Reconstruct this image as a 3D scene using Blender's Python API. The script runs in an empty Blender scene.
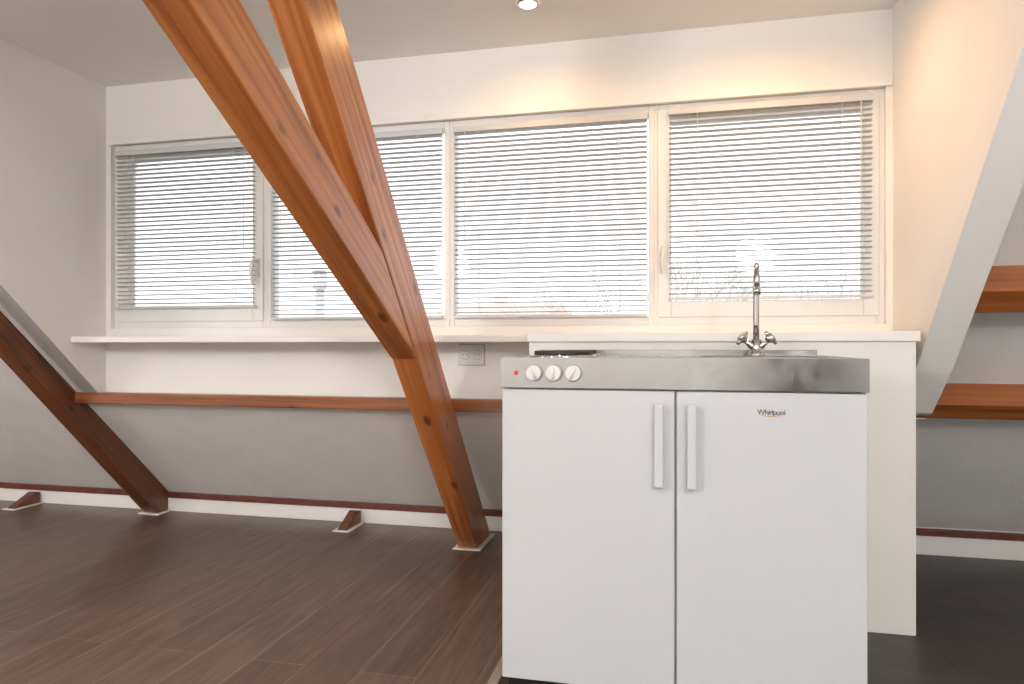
import bpy, bmesh, math, random
from mathutils import Vector, Matrix, Euler
random.seed(4)
S=bpy.context.scene
S.view_settings.view_transform='Standard'
S.view_settings.look='None'
S.view_settings.exposure=0.0

# ---------------------------------------------------------------- materials
def newmat(name):
    m=bpy.data.materials.new(name); m.use_nodes=True
    nt=m.node_tree; b=nt.nodes['Principled BSDF']
    return m,nt,b
def N(nt,t,**kw):
    n=nt.nodes.new(t)
    for k,v in kw.items(): setattr(n,k,v)
    return n
def simple(name,col,rough=.5,metal=0,var=.03,scale=12,bump=0,bscale=150,coat=0,stretch=(1,1,1),emis=None,es=0):
    m,nt,b=newmat(name)
    tc=N(nt,'ShaderNodeTexCoord'); mp=N(nt,'ShaderNodeMapping'); mp.inputs['Scale'].default_value=stretch
    nt.links.new(tc.outputs['Object'],mp.inputs[0])
    nz=N(nt,'ShaderNodeTexNoise'); nz.inputs['Scale'].default_value=scale; nz.inputs['Detail'].default_value=4
    nt.links.new(mp.outputs[0],nz.inputs['Vector'])
    r=N(nt,'ShaderNodeValToRGB')
    r.color_ramp.elements[0].position=.3; r.color_ramp.elements[1].position=.7
    r.color_ramp.elements[0].color=tuple(max(0,c*(1-var)) for c in col)+(1,)
    r.color_ramp.elements[1].color=tuple(min(1,c*(1+var)) for c in col)+(1,)
    nt.links.new(nz.outputs['Fac'],r.inputs[0]); nt.links.new(r.outputs[0],b.inputs['Base Color'])
    b.inputs['Roughness'].default_value=rough; b.inputs['Metallic'].default_value=metal
    if coat: b.inputs['Coat Weight'].default_value=coat; b.inputs['Coat Roughness'].default_value=.15
    if bump:
        n2=N(nt,'ShaderNodeTexNoise'); n2.inputs['Scale'].default_value=bscale; n2.inputs['Detail'].default_value=3
        nt.links.new(mp.outputs[0],n2.inputs['Vector'])
        bp=N(nt,'ShaderNodeBump'); bp.inputs['Strength'].default_value=bump; bp.inputs['Distance'].default_value=.003
        nt.links.new(n2.outputs['Fac'],bp.inputs['Height']); nt.links.new(bp.outputs[0],b.inputs['Normal'])
    if emis:
        b.inputs['Emission Color'].default_value=emis+(1,); b.inputs['Emission Strength'].default_value=es
    return m
def wood(name,dark,mid,light,rough=.35,coat=.35):
    m,nt,b=newmat(name)
    tc=N(nt,'ShaderNodeTexCoord'); mp=N(nt,'ShaderNodeMapping'); mp.inputs['Scale'].default_value=(38,1.2,38)
    nt.links.new(tc.outputs['Object'],mp.inputs[0])
    nz=N(nt,'ShaderNodeTexNoise'); nz.inputs['Scale'].default_value=1.0; nz.inputs['Detail'].default_value=9; nz.inputs['Distortion'].default_value=.6
    nt.links.new(mp.outputs[0],nz.inputs['Vector'])
    r=N(nt,'ShaderNodeValToRGB'); e=r.color_ramp.elements
    e[0].position=.27; e[0].color=dark+(1,); e[1].position=.68; e[1].color=light+(1,)
    x=e.new(.46); x.color=mid+(1,)
    nt.links.new(nz.outputs['Fac'],r.inputs[0])
    # knots
    mp2=N(nt,'ShaderNodeMapping'); mp2.inputs['Scale'].default_value=(9,4.5,9)
    nt.links.new(tc.outputs['Object'],mp2.inputs[0])
    v=N(nt,'ShaderNodeTexVoronoi'); v.inputs['Scale'].default_value=1.0
    nt.links.new(mp2.outputs[0],v.inputs['Vector'])
    r2=N(nt,'ShaderNodeValToRGB'); e2=r2.color_ramp.elements
    e2[0].position=.09; e2[0].color=(.22,.15,.10,1); e2[1].position=.18; e2[1].color=(1,1,1,1)
    nt.links.new(v.outputs['Distance'],r2.inputs[0])
    mx=N(nt,'ShaderNodeMix',data_type='RGBA',blend_type='MULTIPLY'); mx.inputs[0].default_value=.85
    nt.links.new(r.outputs[0],mx.inputs[6]); nt.links.new(r2.outputs[0],mx.inputs[7])
    nt.links.new(mx.outputs[2],b.inputs['Base Color'])
    b.inputs['Roughness'].default_value=rough; b.inputs['Coat Weight'].default_value=coat; b.inputs['Coat Roughness'].default_value=.25
    bp=N(nt,'ShaderNodeBump'); bp.inputs['Strength'].default_value=.2; bp.inputs['Distance'].default_value=.003
    nt.links.new(nz.outputs['Fac'],bp.inputs['Height']); nt.links.new(bp.outputs[0],b.inputs['Normal'])
    return m
def planks():
    m,nt,b=newmat('laminate_planks')
    tc=N(nt,'ShaderNodeTexCoord'); sp=N(nt,'ShaderNodeSeparateXYZ'); cb=N(nt,'ShaderNodeCombineXYZ')
    nt.links.new(tc.outputs['Object'],sp.inputs[0]); nt.links.new(sp.outputs['Y'],cb.inputs['X']); nt.links.new(sp.outputs['X'],cb.inputs['Y'])
    br=N(nt,'ShaderNodeTexBrick'); br.offset=.37; br.offset_frequency=2
    br.inputs['Scale'].default_value=1; br.inputs['Brick Width'].default_value=2.0; br.inputs['Row Height'].default_value=.19
    br.inputs['Mortar Size'].default_value=.0022; br.inputs['Mortar Smooth'].default_value=.3; br.inputs['Bias'].default_value=0
    br.inputs['Color1'].default_value=(.128,.080,.056,1); br.inputs['Color2'].default_value=(.165,.108,.078,1); br.inputs['Mortar'].default_value=(.26,.19,.15,1)
    nt.links.new(cb.outputs[0],br.inputs['Vector'])
    mp=N(nt,'ShaderNodeMapping'); mp.inputs['Scale'].default_value=(18,1.5,1)
    nt.links.new(tc.outputs['Object'],mp.inputs[0])
    nz=N(nt,'ShaderNodeTexNoise'); nz.inputs['Scale'].default_value=1.2; nz.inputs['Detail'].default_value=8; nz.inputs['Distortion'].default_value=1.8
    nt.links.new(mp.outputs[0],nz.inputs['Vector'])
    r=N(nt,'ShaderNodeValToRGB'); e=r.color_ramp.elements
    e[0].position=.32; e[0].color=(.66,.64,.62,1); e[1].position=.7; e[1].color=(1.2,1.19,1.18,1)
    nt.links.new(nz.outputs['Fac'],r.inputs[0])
    mx=N(nt,'ShaderNodeMix',data_type='RGBA',blend_type='MULTIPLY'); mx.inputs[0].default_value=1
    nt.links.new(br.outputs['Color'],mx.inputs[6]); nt.links.new(r.outputs[0],mx.inputs[7]); nt.links.new(mx.outputs[2],b.inputs['Base Color'])
    b.inputs['Roughness'].default_value=.36
    bp=N(nt,'ShaderNodeBump'); bp.inputs['Strength'].default_value=.12; bp.inputs['Distance'].default_value=.002
    nt.links.new(nz.outputs['Fac'],bp.inputs['Height']); nt.links.new(bp.outputs[0],b.inputs['Normal'])
    return m
def tiles():
    m,nt,b=newmat('slate_vinyl_tiles')
    tc=N(nt,'ShaderNodeTexCoord')
    br=N(nt,'ShaderNodeTexBrick'); br.offset=.5
    br.inputs['Scale'].default_value=1; br.inputs['Brick Width'].default_value=.6; br.inputs['Row Height'].default_value=.3
    br.inputs['Mortar Size'].default_value=.003
    br.inputs['Color1'].default_value=(.028,.026,.026,1); br.inputs['Color2'].default_value=(.042,.038,.036,1); br.inputs['Mortar'].default_value=(.012,.012,.012,1)
    nt.links.new(tc.outputs['Object'],br.inputs['Vector'])
    nz=N(nt,'ShaderNodeTexNoise'); nz.inputs['Scale'].default_value=9; nz.inputs['Detail'].default_value=8
    nt.links.new(tc.outputs['Object'],nz.inputs['Vector'])
    r=N(nt,'ShaderNodeValToRGB'); r.color_ramp.elements[0].color=(.4,.4,.4,1); r.color_ramp.elements[1].color=(1.8,1.6,1.5,1)
    nt.links.new(nz.outputs['Fac'],r.inputs[0])
    mx=N(nt,'ShaderNodeMix',data_type='RGBA',blend_type='MULTIPLY'); mx.inputs[0].default_value=1
    nt.links.new(br.outputs['Color'],mx.inputs[6]); nt.links.new(r.outputs[0],mx.inputs[7]); nt.links.new(mx.outputs[2],b.inputs['Base Color'])
    b.inputs['Roughness'].default_value=.42
    bp=N(nt,'ShaderNodeBump'); bp.inputs['Strength'].default_value=.3; bp.inputs['Distance'].default_value=.003
    nt.links.new(nz.outputs['Fac'],bp.inputs['Height']); nt.links.new(bp.outputs[0],b.inputs['Normal'])
    return m
def steel(name,rough):
    m,nt,b=newmat(name)
    tc=N(nt,'ShaderNodeTexCoord')
    n2=N(nt,'ShaderNodeTexNoise'); n2.inputs['Scale'].default_value=11; n2.inputs['Detail'].default_value=6; n2.inputs['Distortion'].default_value=.8
    nt.links.new(tc.outputs['Object'],n2.inputs['Vector'])
    mr=N(nt,'ShaderNodeMapRange'); mr.inputs['From Min'].default_value=.3; mr.inputs['From Max'].default_value=.7
    mr.inputs['To Min'].default_value=rough*.75; mr.inputs['To Max'].default_value=rough*1.35
    nt.links.new(n2.outputs['Fac'],mr.inputs[0]); nt.links.new(mr.outputs[0],b.inputs['Roughness'])
    b.inputs['Base Color'].default_value=(.43,.43,.435,1); b.inputs['Metallic'].default_value=1
    b.inputs['Anisotropic'].default_value=.3
    return m
def glass():
    m=bpy.data.materials.new('window_glass'); m.use_nodes=True; nt=m.node_tree; nt.nodes.clear()
    o=N(nt,'ShaderNodeOutputMaterial'); t=N(nt,'ShaderNodeBsdfTransparent'); g=N(nt,'ShaderNodeBsdfGlossy'); g.inputs['Roughness'].default_value=.02
    mx=N(nt,'ShaderNodeMixShader'); f=N(nt,'ShaderNodeFresnel'); f.inputs[0].default_value=1.45
    nt.links.new(f.outputs[0],mx.inputs[0]); nt.links.new(t.outputs[0],mx.inputs[1]); nt.links.new(g.outputs[0],mx.inputs[2]); nt.links.new(mx.outputs[0],o.inputs[0])
    return m

wallm=simple('wall_white',(.86,.85,.83),.75,var=.012,scale=3,bump=.10,bscale=90)
slopem=simple('woodchip_slope',(.75,.745,.74),.85,var=.03,scale=6,bump=.6,bscale=55)
ceilm=simple('ceiling_white',(.88,.87,.85),.8,var=.01,scale=3)
trimm=simple('trim_paint',(.86,.852,.835),.35,var=.01,scale=5)
framem=simple('window_paint',(.82,.815,.80),.35,var=.01,scale=5)
cabm=simple('white_enamel',(.575,.59,.625),.28,var=.008,scale=3)
handm=simple('handle_plastic',(.59,.60,.63),.35,var=.01)
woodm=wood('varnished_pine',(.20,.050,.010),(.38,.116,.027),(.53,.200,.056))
woodd=wood('dark_shaded_pine',(.045,.011,.004),(.125,.034,.010),(.20,.060,.018))  # left rafter's shade put into the colour; floor wedges are dark wood
woodr=wood('rail_pine',(.12,.031,.008),(.235,.070,.018),(.33,.11,.032))
woodp=wood('purlin_pine',(.16,.040,.009),(.31,.092,.022),(.42,.15,.042))
redm=simple('red_brown_stain',(.13,.034,.018),.5,var=.3,scale=20)
floorm=planks(); tilem=tiles()
steelv=steel('brushed_steel',.19); chrome=simple('chrome',(.58,.58,.60),.08,metal=1,var=.02)
blackm=simple('black_plastic',(.012,.012,.013),.4,var=.1); ironm=simple('cast_iron_plate',(.018,.018,.02),.5,var=.2,bump=.2)
plast=simple('white_plastic',(.76,.76,.74),.35,var=.01); greyp=simple('grey_plastic',(.42,.42,.42),.5,var=.02)
redl=simple('red_indicator',(.6,.03,.02),.3,var=.02); badgem=simple('badge_grey',(.03,.03,.035),.3,var=.05)
goldm=simple('badge_gold',(.6,.38,.08),.3,metal=.6,var=.05)
slatm=simple('slat_aluminium',(.60,.61,.62),.4,var=.01); cordm=simple('blind_cord',(.7,.7,.7),.7,var=.05)
glassm=glass()
bulbm=simple('lamp_glow',(1,.85,.6),.4,emis=(1.0,.66,.32),es=9)
stripm=simple('transition_strip',(.42,.36,.30),.35,metal=.3,var=.05)
refl_doorm=simple('reflection_door_brown',(.05,.03,.02),.45,var=.2,scale=6,stretch=(8,8,1))  # dark tone of the added door, for the steel reflection
brick_far=simple('far_brick',(.85,.76,.72),.9,var=.05,scale=2); roof_far=simple('far_roof_tiles',(.85,.60,.54),.9,var=.08,scale=3)
barkm=simple('bark',(.66,.64,.61),.9,var=.1); flum=simple('flue_metal',(.70,.72,.73),.6,var=.05)
grdm=simple('street_ground',(.5,.5,.48),.9,var=.1,scale=.5)

# ---------------------------------------------------------------- mesh builder
class MB:
    def __init__(s): s.bm=bmesh.new(); s.mats=[]
    def mi(s,m):
        if m not in s.mats: s.mats.append(m)
        return s.mats.index(m)
    def _f(s,vs,idx,mat,smooth=False):
        i=s.mi(mat)
        for f in idx:
            try:
                fc=s.bm.faces.new([vs[k] for k in f]); fc.material_index=i; fc.smooth=smooth
            except ValueError: pass
    def box(s,x0,x1,y0,y1,z0,z1,mat):
        v=[s.bm.verts.new(p) for p in [(x0,y0,z0),(x1,y0,z0),(x1,y1,z0),(x0,y1,z0),(x0,y0,z1),(x1,y0,z1),(x1,y1,z1),(x0,y1,z1)]]
        s._f(v,[(0,3,2,1),(4,5,6,7),(0,1,5,4),(1,2,6,5),(2,3,7,6),(3,0,4,7)],mat); return s
    def prism(s,x0,x1,poly,mat):   # poly in (y,z)
        n=len(poly)
        a=[s.bm.verts.new((x0,y,z)) for y,z in poly]; b=[s.bm.verts.new((x1,y,z)) for y,z in poly]
        v=a+b
        s._f(v,[tuple(range(n))[::-1],tuple(range(n,2*n))]+[(i,(i+1)%n,n+(i+1)%n,n+i) for i in range(n)],mat)
        return s
    def tube(s,pts,r,mat,seg=16,caps=True):
        pts=[Vector(p) for p in pts]; rs=r if isinstance(r,(list,tuple)) else [r]*len(pts)
        rings=[]; up=None
        for i,p in enumerate(pts):
            if i==0: t=pts[1]-p
            elif i==len(pts)-1: t=p-pts[i-1]
            else: t=(pts[i+1]-p).normalized()+(p-pts[i-1]).normalized()
            if t.length<1e-9: t=Vector((0,0,1))
            t.normalize()
            if up is None: up=Vector((0,0,1)) if abs(t.z)<.9 else Vector((1,0,0))
            a=(up-t*up.dot(t)); 
            if a.length<1e-6: a=t.orthogonal()
            a.normalize(); b=t.cross(a); up=a
            rings.append([s.bm.verts.new(p+(a*math.cos(2*math.pi*k/seg)+b*math.sin(2*math.pi*k/seg))*rs[i]) for k in range(seg)])
        i0=s.mi(mat)
        for j in range(len(rings)-1):
            for k in range(seg):
                f=s.bm.faces.new([rings[j][k],rings[j][(k+1)%seg],rings[j+1][(k+1)%seg],rings[j+1][k]]); f.smooth=True; f.material_index=i0
        if caps:
            for rg in (rings[0][::-1],rings[-1]):
                f=s.bm.faces.new(rg); f.material_index=i0
        return s
    def build(s,name,bevel=0,parent=None,along=None,seg=2):
        bmesh.ops.recalc_face_normals(s.bm,faces=s.bm.faces)
        me=bpy.data.meshes.new(name); o=bpy.data.objects.new(name,me)
        if along is not None:   # local Y along a world direction (grain)
            y=Vector(along).normalized()
            x=Vector((1,0,0)) if abs(y.x)<.9 else Vector((0,0,1))
            z=x.cross(y).normalized(); x=y.cross(z)
            M=Matrix((x,y,z)).transposed().to_4x4()
            c=sum((v.co for v in s.bm.verts),Vector())/len(s.bm.verts); M.translation=c
            s.bm.transform(M.inverted()); o.matrix_world=M
        s.bm.to_mesh(me); s.bm.free()
        for m in s.mats: me.materials.append(m)
        S.collection.objects.link(o)
        if bevel:
            b=o.modifiers.new('bevel','BEVEL'); b.width=bevel; b.segments=seg; b.limit_method='ANGLE'; b.angle_limit=math.radians(40)
        if parent: 
            o.parent=parent
        return o
def empty(name,loc=(0,0,0)):
    e=bpy.data.objects.new(name,None); S.collection.objects.link(e); e.empty_display_size=.1; return e

# ---------------------------------------------------------------- room shell
XL,XR,YB=-5.5,3.0,-3.0
HC=2.40; YW=3.05; CL,CR=-2.90,.893
P=lambda y:3.693-.97*y
MB().box(XL,-.52,YB,3.95,-.08,0,floorm).build('floor')
MB().box(-.52,XR,YB,3.95,-.08,0,tilem).build('floor_tiled')
MB().prism(-.535,-.505,[(0,0),(2.67,0),(2.67,.004),(0,.004)],stripm).build('trim_floor_transition')
MB().box(XL-.1,XR+.1,YB-.1,3.3,HC,HC+.12,ceilm).build('ceiling')
MB().box(XL-.1,XL,YB,3.95,-.08,HC,wallm).build('wall_left')
MB().box(XR,XR+.1,YB,3.95,-.08,HC,wallm).build('wall_right')
MB().box(XL-.1,XR+.1,YB-.1,YB,-.08,HC,wallm).build('wall_back')
# unseen dark door, added so the steel panel reflects it
D=empty('reflection_door_1')
m=MB(); m.box(.80,1.72,YB+.001,YB+.04,0.005,2.05,refl_doorm)
for (a,b) in ((.15,.95),(1.1,1.9)): m.box(.92,1.60,YB+.04,YB+.05,a,b,refl_doorm)
m.build('reflection_door_leaf',.004,D)
m=MB(); m.box(.72,.80,YB+.001,YB+.06,0,2.13,trimm); m.box(1.72,1.80,YB+.001,YB+.06,0,2.13,trimm); m.box(.80,1.72,YB+.001,YB+.06,2.05,2.13,trimm); m.build('reflection_door_frame',.003,D)
m=MB(); m.tube([(.87,YB+.04,1.03),(.87,YB+.09,1.03),(.99,YB+.09,1.03)],.009,chrome,12); m.build('reflection_door_lever',0,D)

yc=(3.693-HC)/.97; y0=3.693/.97
MB().prism(XL,CL-.001,[(y0,0),(yc,HC),(yc+.16,HC),(y0+.16,0)],slopem).build('sloped_wall_left')
MB().prism(CL-.001,.90,[(y0,0),(YW+.0,P(YW)),(YW+.1,P(YW)+.02),(y0+.16,0)],slopem).build('sloped_wall_lower')
yk,zk=3.76,.13
yc2=3.0-(HC-.94)/1.02
MB().prism(.90,XR,[(yk,0),(yk,zk),(3.0,.94),(yc2,HC),(yc2+.15,HC),(3.92,zk),(3.92,0)],slopem).build('sloped_wall_right')
# dormer cheeks
MB().prism(CL-.10,CL,[(YW+.1,P(YW)),(YW,P(YW)),(yc,HC),(YW+.1,HC)],wallm).build('wall_cheek_left')
yc3=2.796-(HC-.922)/1.11
MB().prism(CR,CR+.12,[(YW+.1,.745),(YW,.745),(2.98,.765),(2.796,.93),(yc3,HC),(YW+.1,HC)],wallm).build('wall_cheek_right')
# window wall
ZB,ZT=1.12,2.09; WX0,WX1=-2.87,.868
w=MB()
w.box(CL-.1,CR+.12,YW,YW+.12,P(YW),ZB,wallm); w.box(CL-.1,CR+.12,YW,YW+.12,ZT,HC,wallm)
w.box(CL-.1,WX0,YW,YW+.12,ZB,ZT,wallm); w.box(WX1,CR+.12,YW,YW+.12,ZB,ZT,wallm)
w.build('wall_window')
MB().box(WX0-.02,WX1+.022,YW-.012,YW,ZT-.004,ZT+.022,trimm).build('trim_window_head',.003)
MB().box(CL,-.552,2.83,YW,1.045,1.075,trimm).build('trim_window_sill',.004)
MB().box(-.54,.86,2.68,YW-.001,0,1.045,wallm).build('wall_service_box',.002)
MB().box(-.55,.872,2.668,YW-.001,1.045,1.083,trimm).build('trim_service_box_top',.004)
# baseboards
MB().box(XL,.86,3.675,3.70,0,.083,trimm).build('baseboard_window',.002)
MB().box(XL,.86,3.665,3.70,.083,.118,redm).build('trim_stained_strip',.003)
MB().box(.86,XR,3.73,3.76,0,.095,trimm).build('baseboard_right',.002)
MB().box(.86,XR,3.72,3.76,.095,.125,redm).build('trim_stained_strip_right',.003)

# ---------------------------------------------------------------- timbers
XA,XB=-1.04,-.935
t=1.144; ft=3.326; bk=3.59
r=MB().prism(XA,XB,[(ft,0.004),(bk,0.004),(bk-HC/t,HC),(ft-HC/t,HC)],woodm).build('timber_rafter',.006,along=(0,-1,t))
MB().prism(XA,XB,[(2.471,.977),(2.147,1.349),((2.603-HC)/.584,HC),((2.42-HC)/.584,HC)],woodm).build('timber_brace',.006,along=(0,-1,.584))
MB().prism(-3.14,-3.035,[(3.59,.004),(3.80,.004),(1.38,HC),(1.29,HC)],woodd).build('timber_rafter',.006,along=(0,-1,1.04))  # left rafter, its shade painted in by the darker wood
sY,sZ=.718,-.696; nY,nZ=.696,.718
def purlin(name,x0,x1,A,wd,d,mat):
    a=A; b=(A[0]+sY*wd,A[1]+sZ*wd); c=(b[0]+nY*d,b[1]+nZ*d); e=(A[0]+nY*d,A[1]+nZ*d)
    return MB().prism(x0,x1,[a,b,c,e],mat).build(name,.005,along=(1,0,0))
MB().prism(-3.034,-.541,[(2.985,.728),(2.985,.785),(3.049,.785),(3.049,.728)],woodr).build('timber_rail',.004,along=(1,0,0))
purlin('timber_purlin',.861,XR,(2.98,.800),.09,.14,woodp)
purlin('timber_purlin',1.014,XR,(2.555,1.214),.105,.128,woodp)
# floor wedges
for X in (-1.76,-4.02):
    g=MB(); g.prism(X-.03,X+.03,[(3.48,.006),(3.66,.006),(3.66,.075),(3.63,.08)],woodd)
    g.box(X-.05,X+.05,3.46,3.66,0,.006,trimm); g.build('floor_wedge_block',.003)
MB().box(XA-.02,XB+.02,ft-.025,bk+.02,0,.004,trimm).build('trim_rafter_plate')
MB().box(-3.16,-3.015,3.565,3.66,0,.004,trimm).build('trim_rafter_plate_left')

# ---------------------------------------------------------------- windows
cuts=[WX0,-1.965,-1.002,-.058,WX1]
for i in range(4):
    a,b=cuts[i],cuts[i+1]; e=empty('window_%d'%(i+1))
    la=.04 if i==0 else .024; lb=.03 if i==3 else .024
    f=MB(); y0_,y1_=YW+.025,YW+.10
    f.box(a,a+la,y0_,y1_,ZB,ZT,framem); f.box(b-lb,b,y0_,y1_,ZB,ZT,framem)
    f.box(a+la,b-lb,y0_,y1_,ZB,ZB+.04,framem); f.box(a+la,b-lb,y0_,y1_,ZT-.035,ZT,framem)
    f.build('frame_%d'%(i+1),.003,e)
    gx0,gx1,gz0,gz1=a+la,b-lb,ZB+.04,ZT-.035
    if i in (0,3):
        s_=MB(); sw=.058; q0,q1=YW+.014,YW+.075
        X0,X1,Z0,Z1=gx0-.008,gx1+.008,gz0-.006,gz1+.006
        s_.box(X0,X0+sw,q0,q1,Z0,Z1,framem); s_.box(X1-sw,X1,q0,q1,Z0,Z1,framem)
        s_.box(X0+sw,X1-sw,q0,q1,Z0,Z0+.07,framem); s_.box(X0+sw,X1-sw,q0,q1,Z1-.055,Z1,framem)
        s_.build('sash_%d'%(i+1),.004,e)
        hx=X1-.028 if i==0 else X0+.025
        h=MB(); h.box(hx-.011,hx+.011,q0-.008,q0,1.37,1.47,plast)
        h.tube([(hx,q0-.006,1.455),(hx,q0-.04,1.455),(hx,q0-.048,1.44),(hx+(-.006),q0-.048,1.40),(hx-.002,q0-.044,1.34)],[.008,.008,.0095,.0095,.007],plast,12)
        h.build('handle_%d'%(i+1),.002,e)
        gx0,gx1,gz0,gz1=X0+sw,X1-sw,Z0+.07,Z1-.055
    MB().box(gx0-.005,gx1+.005,YW+.055,YW+.061,gz0-.005,gz1+.005,glassm).build('glass_%d'%(i+1),0,e)

def blind(x0,x1,z0,z1,yc_,wand):
    e=empty('venetian_blind')
    m=MB(); m.box(x0,x1,yc_-.013,yc_+.013,z1-.028,z1,slatm); m.box(x0,x1,yc_-.012,yc_+.012,z0,z0+.012,slatm)
    m.build('rails',.002,e)
    m=MB(); z=z0+.026; pitch=.0225; hw=.0125; ang=math.radians(-9); i=m.mi(slatm)
    while z<z1-.034:
        dx=random.uniform(-.0015,.0015); an=ang+random.uniform(-.03,.03)
        pr=[]
        for k in range(4):
            u=-1+2*k/3; yy=u*hw*math.cos(an); zz=u*hw*math.sin(an)+.0018*(1-u*u)
            pr.append((yy,zz))
        a=[m.bm.verts.new((x0+.003+dx,yc_+p[0],z+p[1])) for p in pr]; b=[m.bm.verts.new((x1-.003+dx,yc_+p[0],z+p[1])) for p in pr]
        for k in range(3):
            f=m.bm.faces.new([a[k],b[k],b[k+1],a[k+1]]); f.smooth=True; f.material_index=i
        z+=pitch
    o=m.build('slats',0,e)
    m=MB()
    for xx in (x0+.12,x1-.12):
        for dy in (-.0135,.0135): m.tube([(xx,yc_+dy,z0+.01),(xx,yc_+dy,z1-.02)],.0009,cordm,5)
    wx=x0+.06 if wand<0 else x1-.05
    m.tube([(wx,yc_-.022,z1-.02),(wx,yc_-.024,z1-.55)],.002,cordm,6)
    m.build('cords',0,e)
yb=YW-.004
blind(-2.835,-2.01,1.222,2.052,yb,1)
blind(-1.925,-1.03,1.158,2.052,yb+.012,-1)
blind(-.975,-.085,1.158,2.052,yb+.012,-1)
blind(.004,.818,1.228,2.058,yb,1)

# ---------------------------------------------------------------- wall socket
s_=MB(); s_.box(-.947,-.823,YW-.006,YW,.938,1.037,greyp); s_.box(-.944,-.826,YW-.011,YW-.005,.941,1.034,plast)
for cx in (-.914,-.856):
    s_.tube([(cx,YW-.0125,.988),(cx,YW-.006,.988)],.0225,greyp,24)
    s_.tube([(cx,YW-.0135,.988),(cx,YW-.006,.988)],.0205,plast,24)
    for d in (-.0085,.0085): s_.tube([(cx+d,YW-.0145,.988),(cx+d,YW-.008,.988)],.0026,blackm,8)
s_.build('power_socket')

# ---------------------------------------------------------------- kitchenette
K=empty('kitchenette'); kx0,kx1,ky=-.481,.519,1.98; kc=.022
m=MB(); m.box(kx0,kx1,ky+.022,2.575,.05,.906,cabm); m.build('carcass',.002,K)
MB().box(kx0+.01,kx1-.01,ky+.05,2.56,0,.05,blackm).build('plinth',0,K)
for n,(a,b) in enumerate(((kx0,kc-.003),(kc+.003,kx1))):
    MB().box(a,b,ky,ky+.02,.043,.902,cabm).build('door_panel_%d'%(n+1),.003,K)
for n,cx in enumerate((-.024,.066)):
    m=MB(); m.box(cx-.0125,cx+.0125,ky-.030,ky-.016,.632,.868,handm)
    for zz in (.640,.842): m.box(cx-.0115,cx+.0115,ky-.018,ky,zz,zz+.018,handm)
    m.build('door_handle_%d'%(n+1),.004,K)
# steel worktop
m=MB(); T=.997; fy=ky-.008
bx0,bx1,by0,by1=.10,.45,2.08,2.40
m.box(kx0-.003,kx1+.003,fy,fy+.012,.907,T,steelv)
m.box(kx0-.003,kx0+.009,fy+.012,2.575,.907,T,steelv); m.box(kx1-.009,kx1+.003,fy+.012,2.575,.907,T,steelv)
m.box(kx0+.009,kx1-.009,2.563,2.575,.907,T+.018,steelv)
tz=T-.003
m.box(kx0+.009,bx0,fy+.012,2.563,tz-.008,tz,steelv); m.box(bx1,kx1-.009,fy+.012,2.563,tz-.008,tz,steelv)
m.box(bx0,bx1,fy+.012,by0,tz-.008,tz,steelv); m.box(bx0,bx1,by1,2.563,tz-.008,tz,steelv)
zb=.85
m.box(bx0-.002,bx0,by0,by1,zb,tz-.008,steelv); m.box(bx1,bx1+.002,by0,by1,zb,tz-.008,steelv)
m.box(bx0,bx1,by0-.002,by0,zb,tz-.008,steelv); m.box(bx0,bx1,by1,by1+.002,zb,tz-.008,steelv)
m.box(bx0,bx1,by0,by1,zb-.002,zb,steelv)
# raised rim round the basin
rw=.008
m.box(bx0-rw,bx1+rw,by0-rw,by0,tz,tz+.004,steelv); m.box(bx0-rw,bx1+rw,by1,by1+rw,tz,tz+.004,steelv)
m.box(bx0-rw,bx0,by0,by1,tz,tz+.004,steelv); m.box(bx1,bx1+rw,by0,by1,tz,tz+.004,steelv)
for k in range(7):
    xx=-.14+k*.03; m.box(xx,xx+.01,2.10,2.44,tz,tz+.003,steelv)
m.build('steel_worktop',.0025,K)
m=MB(); m.tube([(.275,2.24,zb),(.275,2.24,zb+.003)],.035,chrome,24); m.build('sink_drain',0,K)
for n,(cx,cy,rr) in enumerate(((-.315,2.10,.09),(-.315,2.40,.0725))):
    m=MB(); m.tube([(cx,cy,tz),(cx,cy,tz+.007),(cx,cy,tz+.009)],[rr+.014,rr+.011,rr+.006],chrome,40); m.tube([(cx,cy,tz+.004),(cx,cy,tz+.019),(cx,cy,tz+.022)],[rr,rr,rr-.004],ironm,40)
    m.build('hotplate_%d'%(n+1),0,K)
for n,cx in enumerate((-.381,-.3235,-.266)):
    m=MB(); z=.951
    m.tube([(cx,fy,z),(cx,fy-.004,z)],.0255,greyp,32)
    m.tube([(cx,fy-.003,z),(cx,fy-.018,z),(cx,fy-.021,z)],[.0240,.0222,.020],plast,32)
    a=.35*(n-1)
    c,s2=math.cos(a),math.sin(a)
    m.tube([(cx-.017*s2,fy-.024,z-.017*c),(cx+.017*s2,fy-.024,z+.017*c)],.0045,plast,8)
    m.build('knob_%d'%(n+1),0,K)
m=MB(); m.tube([(-.436,fy,.951),(-.436,fy-.004,.951)],.0065,redl,20); m.build('indicator_lamp',0,K)
# badge
tx=bpy.data.curves.new('badge_text','FONT'); tx.body='Whirlpool'; tx.size=.0205; tx.extrude=.0004; tx.align_x='CENTER'; tx.space_character=.85
to=bpy.data.objects.new('badge_text',tx); S.collection.objects.link(to); to.location=(.277,ky-.0006,.842); to.rotation_euler=(math.pi/2,0,0); tx.materials.append(badgem); to.parent=K
m=MB(); pts=[(.277+.03*math.cos(q)-.002,ky-.001,.850+.013*math.sin(q)) for q in [2.6+.28*k for k in range(14)]]
m.tube(pts,[.0004+.0009*math.sin(math.pi*k/13) for k in range(14)],goldm,6); m.build('badge_swirl',0,K)

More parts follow.
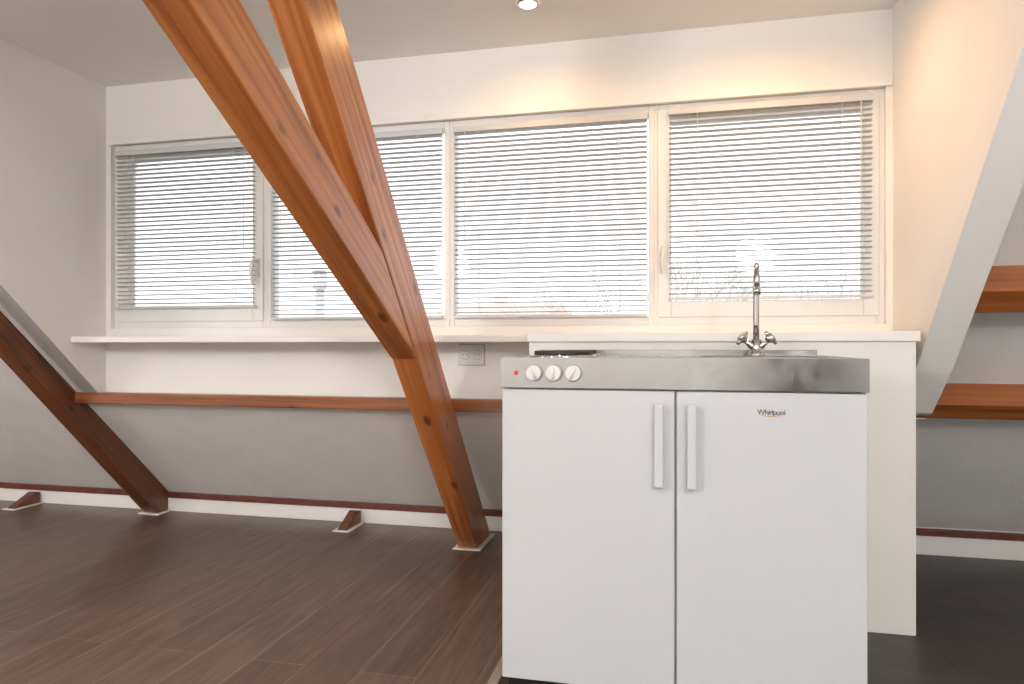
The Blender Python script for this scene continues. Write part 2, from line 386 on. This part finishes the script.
# faucet
F=empty('kitchen_faucet'); fx,fy2,fz=.297,2.475,tz+.0005
m=MB()
m.tube([(fx,fy2,fz),(fx,fy2,fz+.008),(fx,fy2,fz+.012),(fx,fy2,fz+.03),(fx,fy2,fz+.055),(fx,fy2,fz+.06)],[.028,.028,.022,.019,.017,.011],chrome,28)
for sg in (-1,1):
    a=Vector((fx,fy2,fz+.022)); d=Vector((sg*.75,-.1,.66)).normalized()
    m.tube([a,a+d*.025,a+d*.032,a+d*.050],[.013,.013,.010,.010],chrome,20)
    b0=a+d*.050
    m.tube([b0,b0+d*.004,b0+d*.020,b0+d*.024],[.013,.016,.016,.012],chrome,20)
    u=d.cross(Vector((0,1,0))).normalized(); v=d.cross(u)
    for k in range(4):
        q=k*math.pi/2+.4; rdir=u*math.cos(q)+v*math.sin(q)
        m.tube([b0+d*.012+rdir*.008,b0+d*.012+rdir*.028],[.007,.0065],chrome,10)
m.build('body',0,F)
m=MB(); pts=[(fx,fy2,fz+.055),(fx,fy2,fz+.12),(fx,fy2,fz+.25)]; R=.058
dirx,diry=-.10,-.995
for k in range(1,13):
    q=math.pi*k/12; o=R*(1-math.cos(q)); pts.append((fx+dirx*o,fy2+diry*o,fz+.25+R*math.sin(q)))
pts.append((fx+dirx*2*R,fy2+diry*2*R,fz+.225))
m.tube(pts,[.0105]*2+[.0095]*(len(pts)-3)+[.0095],chrome,18)
e_=pts[-1]; m.tube([(e_[0],e_[1],e_[2]+.004),(e_[0],e_[1],e_[2]-.022)],.0125,chrome,18)
m.build('spout',0,F)

# ---------------------------------------------------------------- downlights and added fill globes
def downlight(x,y,pw):
    e=empty('recessed_downlight')
    m=MB(); seg=32
    m.tube([(x,y,HC-.001),(x,y,HC-.007),(x,y,HC-.008)],[.046,.045,.036],chrome,seg,caps=False)
    m.tube([(x,y,HC-.002),(x,y,HC-.010)],[.034,.030],bulbm,seg); m.build('rim_and_bulb',0,e)
    l=bpy.data.lights.new('spot','SPOT'); l.energy=pw; l.color=(1,.56,.25); l.spot_size=math.radians(172); l.spot_blend=1; l.shadow_soft_size=.03
    o=bpy.data.objects.new('spot_light',l); S.collection.objects.link(o); o.location=(x,y,HC-.035); o.parent=e
downlight(-.544,2.676,12)
downlight(.36,2.55,27)
# unseen glowing globes, added to fill the room with light
def fill_globe(x,y,L,r_=.2,z=1.98):
    gm=simple('fill_globe_glow',(.9,.9,.88),.4,emis=(1.0,.96,.91),es=L)
    e=empty('added_fill_globe')
    m=MB(); n=14; pts=[]; rs=[]
    for k in range(n+1):
        q=-math.pi/2+math.pi*k/n; pts.append((x,y,z+r_*math.sin(q))); rs.append(max(.004,r_*math.cos(q)))
    m.tube(pts,rs,gm,32); m.build('fill_globe',0,e)
    m=MB(); m.tube([(x,y,z+r_-.01),(x,y,HC-.02)],.006,blackm,8); m.tube([(x,y,HC-.03),(x,y,HC)],[.05,.055],trimm,24); m.build('fill_cord_and_rose',0,e)
fill_globe(.9,-1.3,84); fill_globe(-2.4,-1.2,84); fill_globe(-4.3,.5,34); fill_globe(.1,-.45,14)

# ---------------------------------------------------------------- outside
MB().box(-60,60,4.6,90,-5.1,-5,grdm).build('street_ground')
m=MB(); m.box(-10.2,-5.2,30,36,-5,2.45,brick_far); m.prism(-10.4,-5.0,[(29.8,2.4),(33,3.1),(36.2,2.4)],roof_far); m.box(-8.3,-7.8,32.6,33.2,2.9,3.5,brick_far)
m.build('neighbour_house')
m=MB(); m.tube([(-4.35,8,-5),(-4.35,8,1.75)],.055,flum,12); m.tube([(-4.35,8,1.75),(-4.35,8,1.95)],.085,flum,16); m.tube([(-4.35,8,1.97),(-4.35,8,2.02)],[.11,.02],flum,16); m.build('flue_pipe')
def tree(x,y,ztop):
    m=MB()
    def br(p,d,L,r_,n):
        q=p+d*L; m.tube([p,(p+q)/2+Vector((random.uniform(-1,1),0,random.uniform(-1,1)))*L*.06,q],[r_,r_*.85,r_*.65],barkm,5,caps=False)
        if n==0: return
        for k in range(3):
            nd=(d+Vector((random.uniform(-.8,.8),random.uniform(-.6,.6),random.uniform(-.25,.5)))).normalized()
            br(p+(q-p)*random.uniform(.6,1),nd,L*random.uniform(.6,.8),r_*.58,n-1)
    br(Vector((x,y,-5)),Vector((0,0,1)),ztop*.75+2.5,.10,6)
    m.build('bare_tree')
tree(-.55,15,1.3); tree(5.2,17,1.7)

W=bpy.data.worlds.new('overcast_sky'); S.world=W; W.use_nodes=True
bg=W.node_tree.nodes['Background']; bg.inputs[0].default_value=(.95,.97,1,1); bg.inputs[1].default_value=1.8

# ---------------------------------------------------------------- camera
c=bpy.data.cameras.new('camera'); co=bpy.data.objects.new('camera',c); S.collection.objects.link(co)
c.sensor_width=36; c.lens=24.01; c.shift_y=3/1024; c.clip_start=.02
co.location=(0,0,1.033); co.rotation_euler=(math.radians(90),0,math.atan(.2277)); S.camera=co
